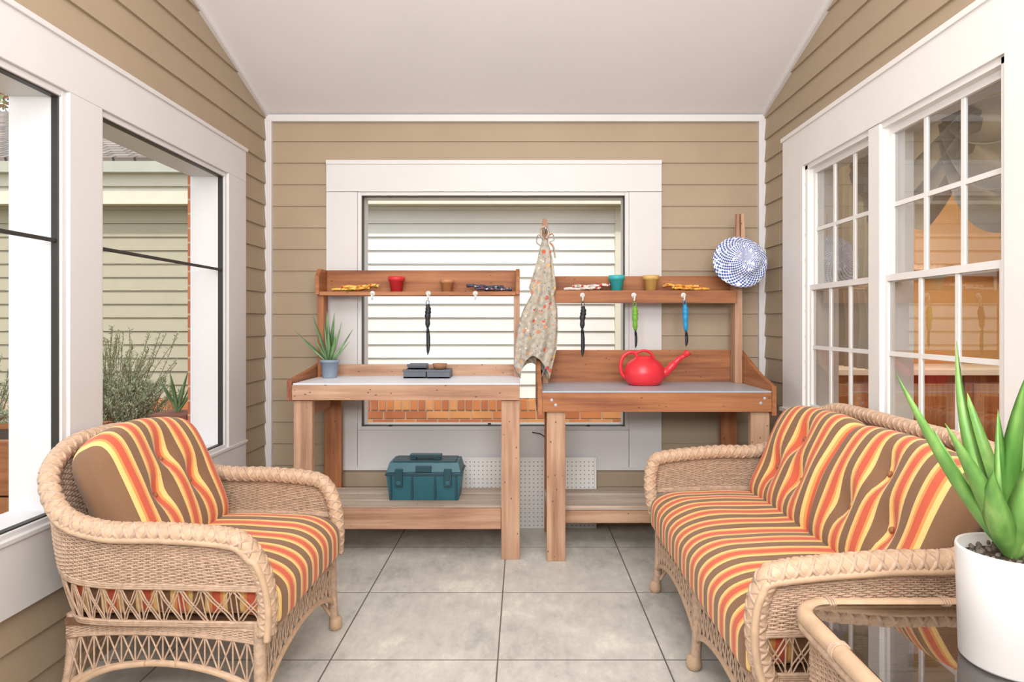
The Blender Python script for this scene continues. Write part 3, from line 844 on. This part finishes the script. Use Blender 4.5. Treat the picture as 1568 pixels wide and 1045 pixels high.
# ------------------------------------------------------------------ small plant on bench
e = empty('potted_succulent')
pc = V((-1.10, 3.80, .919))
mb = MB(); mb.revolve([(0, 0), (.038, 0), (.04, .004), (.050, .086), (.054, .086), (.055, .102), (.049, .102), (.046, .08), (0, .08)], pc, 28)
mb.build('pot', [mplain('grey_pot', '#8794a6', .5)], e)
mb = MB(); bc = pc+V((0, 0, .075))
for dx, dy, z, w in ((-.20, .0, .27, .012), (-.10, .02, .35, .014), (-.03, 0, .31, .015), (.02, .03, .375, .015), (.07, 0, .32, .014), (.135, 0, .28, .013), (-.08, -.04, .23, .014), (.05, -.05, .25, .014), (-.03, .05, .38, .013), (.0, -.03, .28, .015), (-.14, .03, .21, .012), (.11, .03, .21, .012)):
    leaf(mb, bc, pc+V((dx, dy, z)), w*1.25, (dx*.3, 0, .03))
mb.build('leaves', [M_aloe2], e)
mb = MB(); mb.revolve([(0, .084), (.0465, .082)], pc, 20); mb.build('soil', [M_soil], e)
# plant outside in tall planter
e = empty('potted_agave'); pc = V((-2.06, 3.98, -.27))
mb = MB(); mb.box(pc.x-.11, pc.x+.11, pc.y-.11, pc.y+.11, -.27, .70, 0); mb.build('pedestal_planter', [mplain('terracotta_dark', '#86594a', .8, .1)], e, bevel=.01)
mb = MB()
for i in range(9):
    a = i*2.4; leaf(mb, (pc.x, pc.y, .69), (pc.x+.11*math.cos(a), pc.y+.11*math.sin(a), .85+.05*(i % 3)), .014, (.0, 0, .05))
mb.build('leaves', [M_aloe2], e)

# ------------------------------------------------------------------ items on shelves
def smallpot(name, x, c, r=.042, h=.078, y=3.89, z=1.413):
    mb = MB(); mb.revolve([(0, 0), (r*.68, 0), (r*.88, h*.72), (r, h*.72), (r*1.03, h), (r*.93, h), (r*.85, h*.7), (r*.62, .006), (0, .006)], (x, y, z), 28)
    mb.build(name, [mplain(name+'_mat', c, .45, .05)])
smallpot('red_flowerpot', -.735, '#cf3338', .048, .088); smallpot('terracotta_flowerpot', -.44, '#c0855c', .042, .070)
smallpot('turquoise_flowerpot', .55, '#3fb5b8', .047, .092, z=1.4165); smallpot('tan_flowerpot', .75, '#d6ae68', .047, .092, z=1.4165)

def m_multi(name, base, cols, scale=30):
    t = NT(name); vo = t.new('ShaderNodeTexVoronoi'); vo.inputs['Scale'].default_value = scale
    v = t.coord(); wv = t.new('ShaderNodeVectorMath', operation='ADD'); nz = t.new('ShaderNodeTexNoise'); nz.inputs['Scale'].default_value = scale*.8
    t.link(v, nz.inputs['Vector']); sc = t.new('ShaderNodeVectorMath', operation='SCALE'); t.link(nz.outputs['Color'], sc.inputs[0]); sc.inputs['Scale'].default_value = .02
    t.link(v, wv.inputs[0]); t.link(sc.outputs[0], wv.inputs[1]); t.link(wv.outputs[0], vo.inputs['Vector'])
    sp = t.new('ShaderNodeSeparateColor'); t.link(vo.outputs['Color'], sp.inputs[0])
    n = len(cols); st = [(i/n, c) for i, c in enumerate(cols)]
    pal = t.ramp(sp.outputs[0], st, True); k = t.math('LESS_THAN', vo.outputs['Distance'], .42)
    mx = t.new('ShaderNodeMix', data_type='RGBA'); t.link(k, mx.inputs[0]); mx.inputs[6].default_value = lin(base); t.link(pal, mx.inputs[7])
    t.link(mx.outputs[2], t.b.inputs[0]); t.b.inputs['Roughness'].default_value = .9; return t.m
MG1 = m_multi('glove_yellow', '#ecc35c', ['#d8483a', '#efe0b0', '#e08a3c', '#7f9a5a'], 60)
MG2 = m_multi('glove_navy', '#4a4c60', ['#2c2e44', '#c9c4c0', '#9a4a4a', '#55607c'], 60)
MG3 = m_multi('glove_red', '#e6dad0', ['#c9403c', '#eeeae4', '#c9403c', '#9a9a98'], 45)
MG4 = m_multi('glove_orange', '#ecb04a', ['#d8553a', '#f0d070', '#c94f3a', '#f0e0b0'], 60)
def gloves(name, x, z, mt, y=3.875, flip=1, hang=False):
    mb = MB(); rnd = random.Random(int(abs(x)*1000))
    for s, ox in ((0, 0), (1, .05)):
        zz = z+.012+s*.016; oy = -.01+.012*s
        P = lambda a, b, c=0: (x+flip*(a+ox), y+oy+b, zz+c)
        mb.tube([P(-.13, 0), P(-.09, 0, .003), P(-.05, 0), P(0, 0, .004), P(.03, 0)], [.028, .03, .026, .036, .026], 10, flat=.32)
        for k in range(4):
            yy = -.027+.018*k; L = (.06, .072, .07, .055)[k]
            mb.tube([P(.015, yy*.9), P(.015+L*.5, yy*1.15, .009), P(.015+L, yy*1.3, .004+rnd.uniform(-.004, .008))], [.011, .0105, .007], 8, flat=.8)
        mb.tube([P(-.03, -.028), P(-.005, -.05, .004), P(.02, -.062, -.01 if hang else 0)], [.011, .010, .006], 8, flat=.7)
    mb.build(name, [mt])
gloves('garden_gloves', -.97, 1.412, MG1); gloves('garden_gloves', -.19, 1.412, MG2, flip=-1); gloves('garden_gloves', .37, 1.415, MG3); gloves('garden_gloves', .95, 1.415, MG4, flip=-1)

# hooks and hanging tools
M_hook = mplain('hook_white', '#e4e4e0', .3, .02)
def hook(x, y, z, par):
    mb = MB(); mb.tube(cr([(x, y+.006, z+.012), (x, y-.012, z+.012), (x, y-.026, z+.002), (x, y-.024, z-.016), (x, y-.010, z-.020), (x, y-.006, z-.010)], 6), .0045, 8)
    mb.tube([(x, y+.002, z+.012), (x, y-.004, z+.012)], .015, 12); mb.build('cup_hook', [M_hook], par)
for x in (-.86, -.54, -.27): hook(x, 3.823, 1.388, eA)
for x in (.345, .64, .925): hook(x, 3.828, 1.378, eB)
def tool(name, x, y, zt_, zh, zb, hc, bend=0, wide=.011):
    mb = MB()
    pts = cr([(x, y, zt_), (x+.003, y, zt_-.03), (x+bend*.5, y, (zt_+zh)/2), (x+bend, y, zh)], 6)
    n = len(pts); mb.tube(pts, [(.010+.007*math.sin(PI*i/(n-1))+.002*math.sin(i*1.7)) for i in range(n)], 10, 0)
    lp = [V((x+.009*math.cos(a), y, zt_+.012+.012*math.sin(a))) for a in [2*PI*k/12 for k in range(12)]]; mb.tube(lp, .002, 5, 0, closed=True)
    L = zh-zb
    prof = [(0, .5), (.12, .8), (.35, 1.0), (.65, 1.0), (.85, .75), (1.0, .05)]
    vs = []
    for t_, w in prof:
        z = zh-L*t_; xx = x+bend+.004*math.sin(t_*3); w *= wide
        vs += [(xx-w, y-.002, z), (xx, y+.004, z), (xx+w, y-.002, z), (xx, y-.001-.001, z)]
    fs = []
    for i in range(len(prof)-1):
        for k in range(4): fs.append((i*4+k, i*4+(k+1) % 4, (i+1)*4+(k+1) % 4, (i+1)*4+k))
    mb.add(vs, fs, 1, True); mb.tube([(x+bend, y, zh+.01), (x+bend, y, zh-.03)], .005, 8, 1)
    mb.build(name, [mplain(name+'_grip', hc, .45, .08), mplain('tool_steel', '#3c4048', .35, .1, metal=.7)])
tool('garden_knife', -.54, 3.797, 1.335, 1.205, 1.045, '#24262b'); tool('garden_knife', .345, 3.80, 1.325, 1.20, 1.035, '#24262b', -.004)
tool('hand_weeder', .64, 3.80, 1.325, 1.19, 1.085, '#6ea832', .004, .008); tool('hand_trowel', .925, 3.795, 1.335, 1.185, 1.095, '#1f8fc4', .006, .009)

# seed trays
M_tray = mplain('tray_grey', '#5c616c', .5, .08)
def tray(x0, x1, y0, y1, z0, h, n, parent):
    mb = MB(); t_ = .006
    mb.box(x0, x1, y0, y1, z0, z0+.008); mb.box(x0, x1, y0, y0+t_, z0, z0+h); mb.box(x0, x1, y1-t_, y1, z0, z0+h)
    for k in range(n+1):
        x = x0+(x1-x0-t_)*k/n; mb.box(x, x+t_, y0+t_, y1-t_, z0+.008, z0+h*.95)
    ym = (y0+y1)/2; mb.box(x0+t_, x1-t_, ym-.003, ym+.003, z0+.008, z0+h*.9)
    mb.box(x0-.004, x1+.004, y0-.004, y0, z0+h-.012, z0+h); mb.build('tray', [M_tray], parent, bevel=.001)
e = empty('seed_tray_set'); tray(-.672, -.545, 3.76, 3.90, .919, .048, 3, e); tray(-.538, -.41, 3.75, 3.90, .919, .048, 3, e)
tray(-.655, -.55, 3.80, 3.90, .968, .028, 2, e)
mb = MB(); mb.revolve([(0, 0), (.035, 0), (.043, .03), (.038, .03), (.03, .006), (0, .006)], (-.475, 3.83, .968), 20); mb.build('peat_pot', [mplain('peat', '#a5795a', .9)], e)

# watering can
e = empty('watering_can', (.685, 3.75, .882)); c = V((0, 0, 0))
mb = MB(); mb.M = Matrix.Diagonal((.93, .93, .90, 1))
prof = [(0, 0), (.085, 0), (.098, .006), (.117, .035), (.123, .07), (.118, .105), (.098, .14), (.068, .162), (.056, .168), (.054, .180), (.049, .180), (.049, .165), (.0, .16)]
mb.revolve(prof, c, 40, 0, 1, .8)
mb.tube(cr([c+V((.085, 0, .055)), c+V((.135, 0, .085)), c+V((.18, 0, .13)), c+V((.215, 0, .165)), c+V((.25, 0, .185))], 6), [.034]*3+[.030]*4+[.024]*6+[.018]*6+[.014]*5+[.013], 14)
mb.tube([c+V((.238, 0, .176)), c+V((.262, 0, .200)), c+V((.268, 0, .206))], [.013, .022, .022], 14)
mb.tube(cr([c+V((-.04, 0, .158)), c+V((-.05, 0, .195)), c+V((-.085, 0, .205)), c+V((-.125, 0, .180)), c+V((-.142, 0, .13)), c+V((-.135, 0, .07)), c+V((-.10, 0, .035))], 8), .0095, 10, flat=1.2)
mb.tube(cr([c+V((-.055, 0, .20)), c+V((.0, 0, .215)), c+V((.04, 0, .20)), c+V((.058, 0, .165))], 6), .0085, 10)
mb.build('can_body', [M_red], e)

# toolbox
e = empty('toolbox'); M_teal = mplain('toolbox_teal', '#27606e', .42, .06); M_teald = mplain('toolbox_dark', '#1d444f', .45, .06)
mb = MB(); x0, x1, y0, y1, zz = -.74, -.335, 3.62, 3.83, .263
def taper(mb, x0, x1, y0, y1, z0, z1, i0, m):
    vs = [(x0+i0, y0+i0, z0), (x1-i0, y0+i0, z0), (x1-i0, y1-i0, z0), (x0+i0, y1-i0, z0), (x0, y0, z1), (x1, y0, z1), (x1, y1, z1), (x0, y1, z1)]
    mb.add(vs, [(0, 3, 2, 1), (4, 5, 6, 7), (0, 1, 5, 4), (1, 2, 6, 5), (2, 3, 7, 6), (3, 0, 4, 7)], m)
taper(mb, x0, x1, y0, y1, zz, zz+.135, .014, 0); mb.box(x0-.006, x1+.006, y0-.006, y1+.006, zz+.136, zz+.152, 1)
taper(mb, x0+.0, x1-.0, y0+.0, y1-.0, zz+.205, zz+.153, .014, 0)
mb.box(x0+.03, x1-.03, y0+.03, y1-.03, zz+.2, zz+.212, 1)
mb.box(x0+.12, x0+.15, y0+.08, y0+.12, zz+.21, zz+.228, 1); mb.box(x1-.15, x1-.12, y0+.08, y0+.12, zz+.21, zz+.228, 1); mb.box(x0+.115, x1-.115, y0+.075, y0+.125, zz+.222, zz+.236, 1)
for x in (x0+.05, x1-.09): mb.box(x, x+.04, y0-.016, y0-.004, zz+.08, zz+.175, 1); mb.box(x+.008, x+.032, y0-.02, y0-.016, zz+.09, zz+.11, 0)
for x in (x0+.02, x0+.135, x1-.145, x1-.03): mb.box(x, x+.01, y0-.004, y0+.01, zz+.01, zz+.135, 1)
mb.box(x0+.16, x1-.16, y0-.01, y0+.005, zz+.155, zz+.19, 1)
mb.build('case', [M_teal, M_teald], e, bevel=.004)

# ------------------------------------------------------------------ hanging apron
def m_floral():
    t = NT('floral_cotton'); v = t.coord()
    prev = t.ramp(t.noise(v, 40, 3), [(.35, '#a09a8f'), (.65, '#c2baac')])
    for sc, th, pal in ((26, .30, ['#d0604a', '#d98a62', '#c9564a', '#e0b070']), (48, .22, ['#5f7f86', '#7f8d58', '#7a9a9c', '#d9a24a']), (34, .17, ['#e6dfd0', '#cc5f48', '#e8e0cc', '#d98a50'])):
        vo = t.new('ShaderNodeTexVoronoi'); vo.inputs['Scale'].default_value = sc; t.link(v, vo.inputs['Vector'])
        sp = t.new('ShaderNodeSeparateColor'); t.link(vo.outputs['Color'], sp.inputs[0])
        pc_ = t.ramp(sp.outputs[0], [(i/4, c) for i, c in enumerate(pal)], True)
        k = t.math('MULTIPLY', t.math('LESS_THAN', vo.outputs['Distance'], th), t.math('GREATER_THAN', sp.outputs[1], .25))
        mx = t.new('ShaderNodeMix', data_type='RGBA'); t.link(k, mx.inputs[0]); t.link(prev, mx.inputs[6]); t.link(pc_, mx.inputs[7]); prev = mx.outputs[2]
    t.link(prev, t.b.inputs[0]); t.b.inputs['Roughness'].default_value = .9; return t.m
M_flor = m_floral()
e = empty('floral_apron')
mb = MB()
secs = [(1.705, .112, .140), (1.66, .098, .158), (1.60, .085, .172), (1.52, .062, .183), (1.44, .035, .195), (1.40, .05, .18), (1.32, .005, .200), (1.22, -.030, .202), (1.10, -.045, .195), (1.00, -.05, .17), (.93, -.01, .155)]
def apron(u, v):
    t_ = v*(len(secs)-1); i = min(int(t_), len(secs)-2); f = t_-i; a, b_ = secs[i], secs[i+1]
    z = a[0]*(1-f)+b_[0]*f; xl = a[1]*(1-f)+b_[1]*f; xr = a[2]*(1-f)+b_[2]*f
    if v > .85: z += (.10*(1-u)*math.sin(u*3)-.0)*(v-.85)/.15+.05*(v-.85)/.15*math.sin(u*9)
    ang = u*2*PI; dep = .012+.03*v
    fold = 1+.28*math.sin(u*2*PI*6+v*3)*min(1, v*2.5)
    return V(((xl+xr)/2-(xr-xl)/2*math.cos(ang), 3.795-dep*math.sin(ang)*fold-.012*math.sin(u*2*PI*9+v*5)*v, z-.02*v*math.cos(ang*2)))
mb.grid(apron, 96, 60, 0, True, True)
mb.build('cloth', [M_flor], e)
mb = MB()
mb.tube(cr([(.128, 3.79, 1.70), (.105, 3.77, 1.725), (.10, 3.78, 1.76), (.125, 3.80, 1.78), (.15, 3.79, 1.75), (.135, 3.775, 1.71)], 6), .006, 6)
mb.tube(cr([(.14, 3.78, 1.72), (.17, 3.77, 1.735), (.178, 3.775, 1.70), (.155, 3.77, 1.69), (.175, 3.77, 1.66), (.185, 3.77, 1.60)], 6), .008, 6, flat=.4)
mb.tube(cr([(.12, 3.78, 1.71), (.09, 3.77, 1.73), (.08, 3.775, 1.69), (.10, 3.77, 1.67)], 6), .009, 6, flat=.4)
mb.tube(cr([(.13, 3.77, .98), (.10, 3.77, .9), (.12, 3.77, .84)], 6), .007, 6, flat=.4)
mb.build('ties', [M_flor], e)
mb = MB(); mb.tube([(.132, 3.858, 1.755), (.132, 3.79, 1.755), (.132, 3.775, 1.775)], .006, 8); mb.build('peg', [M_metal], e)

# ------------------------------------------------------------------ sun hat (woven in rings, blue and white)
def m_hat():
    t = NT('hat_straw'); v = t.coord(); sp = t.new('ShaderNodeSeparateXYZ'); t.link(v, sp.inputs[0])
    x, y, z = sp.outputs
    r = t.math('SQRT', t.math('ADD', t.math('MULTIPLY', x, x), t.math('MULTIPLY', y, y)))
    rr = t.math('DIVIDE', t.math('SUBTRACT', t.math('ADD', r, .5), t.math('MULTIPLY', z, .6)), .0115)
    ring = t.math('FLOOR', rr)
    ang = t.math('MULTIPLY', t.math('ADD', t.math('ARCTAN2', y, x), 4), 34/(2*PI))
    a2 = t.math('FRACT', t.math('ADD', ang, t.math('MULTIPLY', ring, .41)))
    k = t.math('LESS_THAN', a2, .5)
    nz = t.math('LESS_THAN', t.noise(v, 60, 2), .60)
    mx = t.new('ShaderNodeMix', data_type='RGBA'); t.link(t.math('MULTIPLY', k, nz), mx.inputs[0]); mx.inputs[6].default_value = lin('#e6e9f0'); mx.inputs[7].default_value = lin('#3458a8')
    t.link(mx.outputs[2], t.b.inputs[0]); t.b.inputs['Roughness'].default_value = .8
    t.bump(t.math('FRACT', rr), .5, .004); return t.m
mb = MB(); prof = [(.150, -.004), (.153, .004), (.142, .018), (.125, .030), (.110, .044), (.100, .064), (.090, .086), (.074, .104), (.045, .114), (.002, .117)]
pp = cr([(a, 0, b_) for a, b_ in prof], 4)
prof2 = [(p.x, p.z) for p in pp]
def hatf(u, v):
    r, z = prof2[round(v*(len(prof2)-1))]; a = 2*PI*u
    wv = .007*math.sin(3*a+1)*max(0, (r-.08)/.07); dent = -.018*math.exp(-((r*math.cos(a))/.02)**2)*max(0, 1-(r/.08)**2)
    return V((r*math.cos(a), r*math.sin(a), z+wv+dent))
mb.grid(hatf, 64, len(prof2)-1, 0, True, True)
hat = mb.build('sun_hat', [m_hat()])
hat.matrix_world = Matrix.Translation((1.238, 3.792, 1.578)) @ Matrix.Rotation(math.radians(76), 4, 'X')

# ------------------------------------------------------------------ lights, world, camera
w = bpy.data.worlds.new('World'); bpy.context.scene.world = w; w.use_nodes = True
bg = w.node_tree.nodes['Background']; bg.inputs[0].default_value = (.94, .965, 1, 1); bg.inputs[1].default_value = 1.5
def light(name, typ, loc, energy, color=(1, 1, 1), size=.2, sy=None, target=None, d=None):
    l = bpy.data.lights.new(name, typ); l.energy = energy; l.color = color
    if typ == 'AREA':
        l.size = size
        if sy: l.shape = 'RECTANGLE'; l.size_y = sy
    elif typ == 'SUN': l.angle = math.radians(3)
    else: l.shadow_soft_size = size
    o = bpy.data.objects.new(name, l); bpy.context.collection.objects.link(o); o.location = loc
    if target: d = V(target)-V(loc)
    if d: o.rotation_euler = V(d).to_track_quat('-Z', 'Y').to_euler()
    return o
light('sun', 'SUN', (0, -5, 10), 2.5, (1, .955, .89), d=(-.12, .62, -.78))
light('room_fill', 'AREA', (0, -.3, 3.3), 92, (1, .985, .965), 2.4, 1.6, target=(0, 2.8, .8))  # added area lamp behind the camera, fills the interior
light('ceiling_fill', 'AREA', (0, -.7, 1.9), 120, (1, .975, .965), 2.2, .8, target=(0, 1.8, 3.3))  # second added fill, unseen, aimed up to brighten the ceiling
light('kitchen_pendant', 'POINT', (2.9, 3.3, 2.2), 75, (1, .84, .62), .12)
light('kitchen_undercabinet', 'POINT', (2.6, 4.3, 1.7), 10, (1, .74, .45), .1)
sc = bpy.context.scene
sc.view_settings.view_transform = 'Standard'
cam = bpy.data.cameras.new('camera'); co = bpy.data.objects.new('camera', cam); bpy.context.collection.objects.link(co)
co.location = (0, 0, 1.23); co.rotation_euler = (PI/2, 0, 0)
cam.lens = 23.42; cam.sensor_width = 36; cam.shift_x = -.0102; cam.shift_y = -.0175; cam.clip_start = .02
sc.camera = co
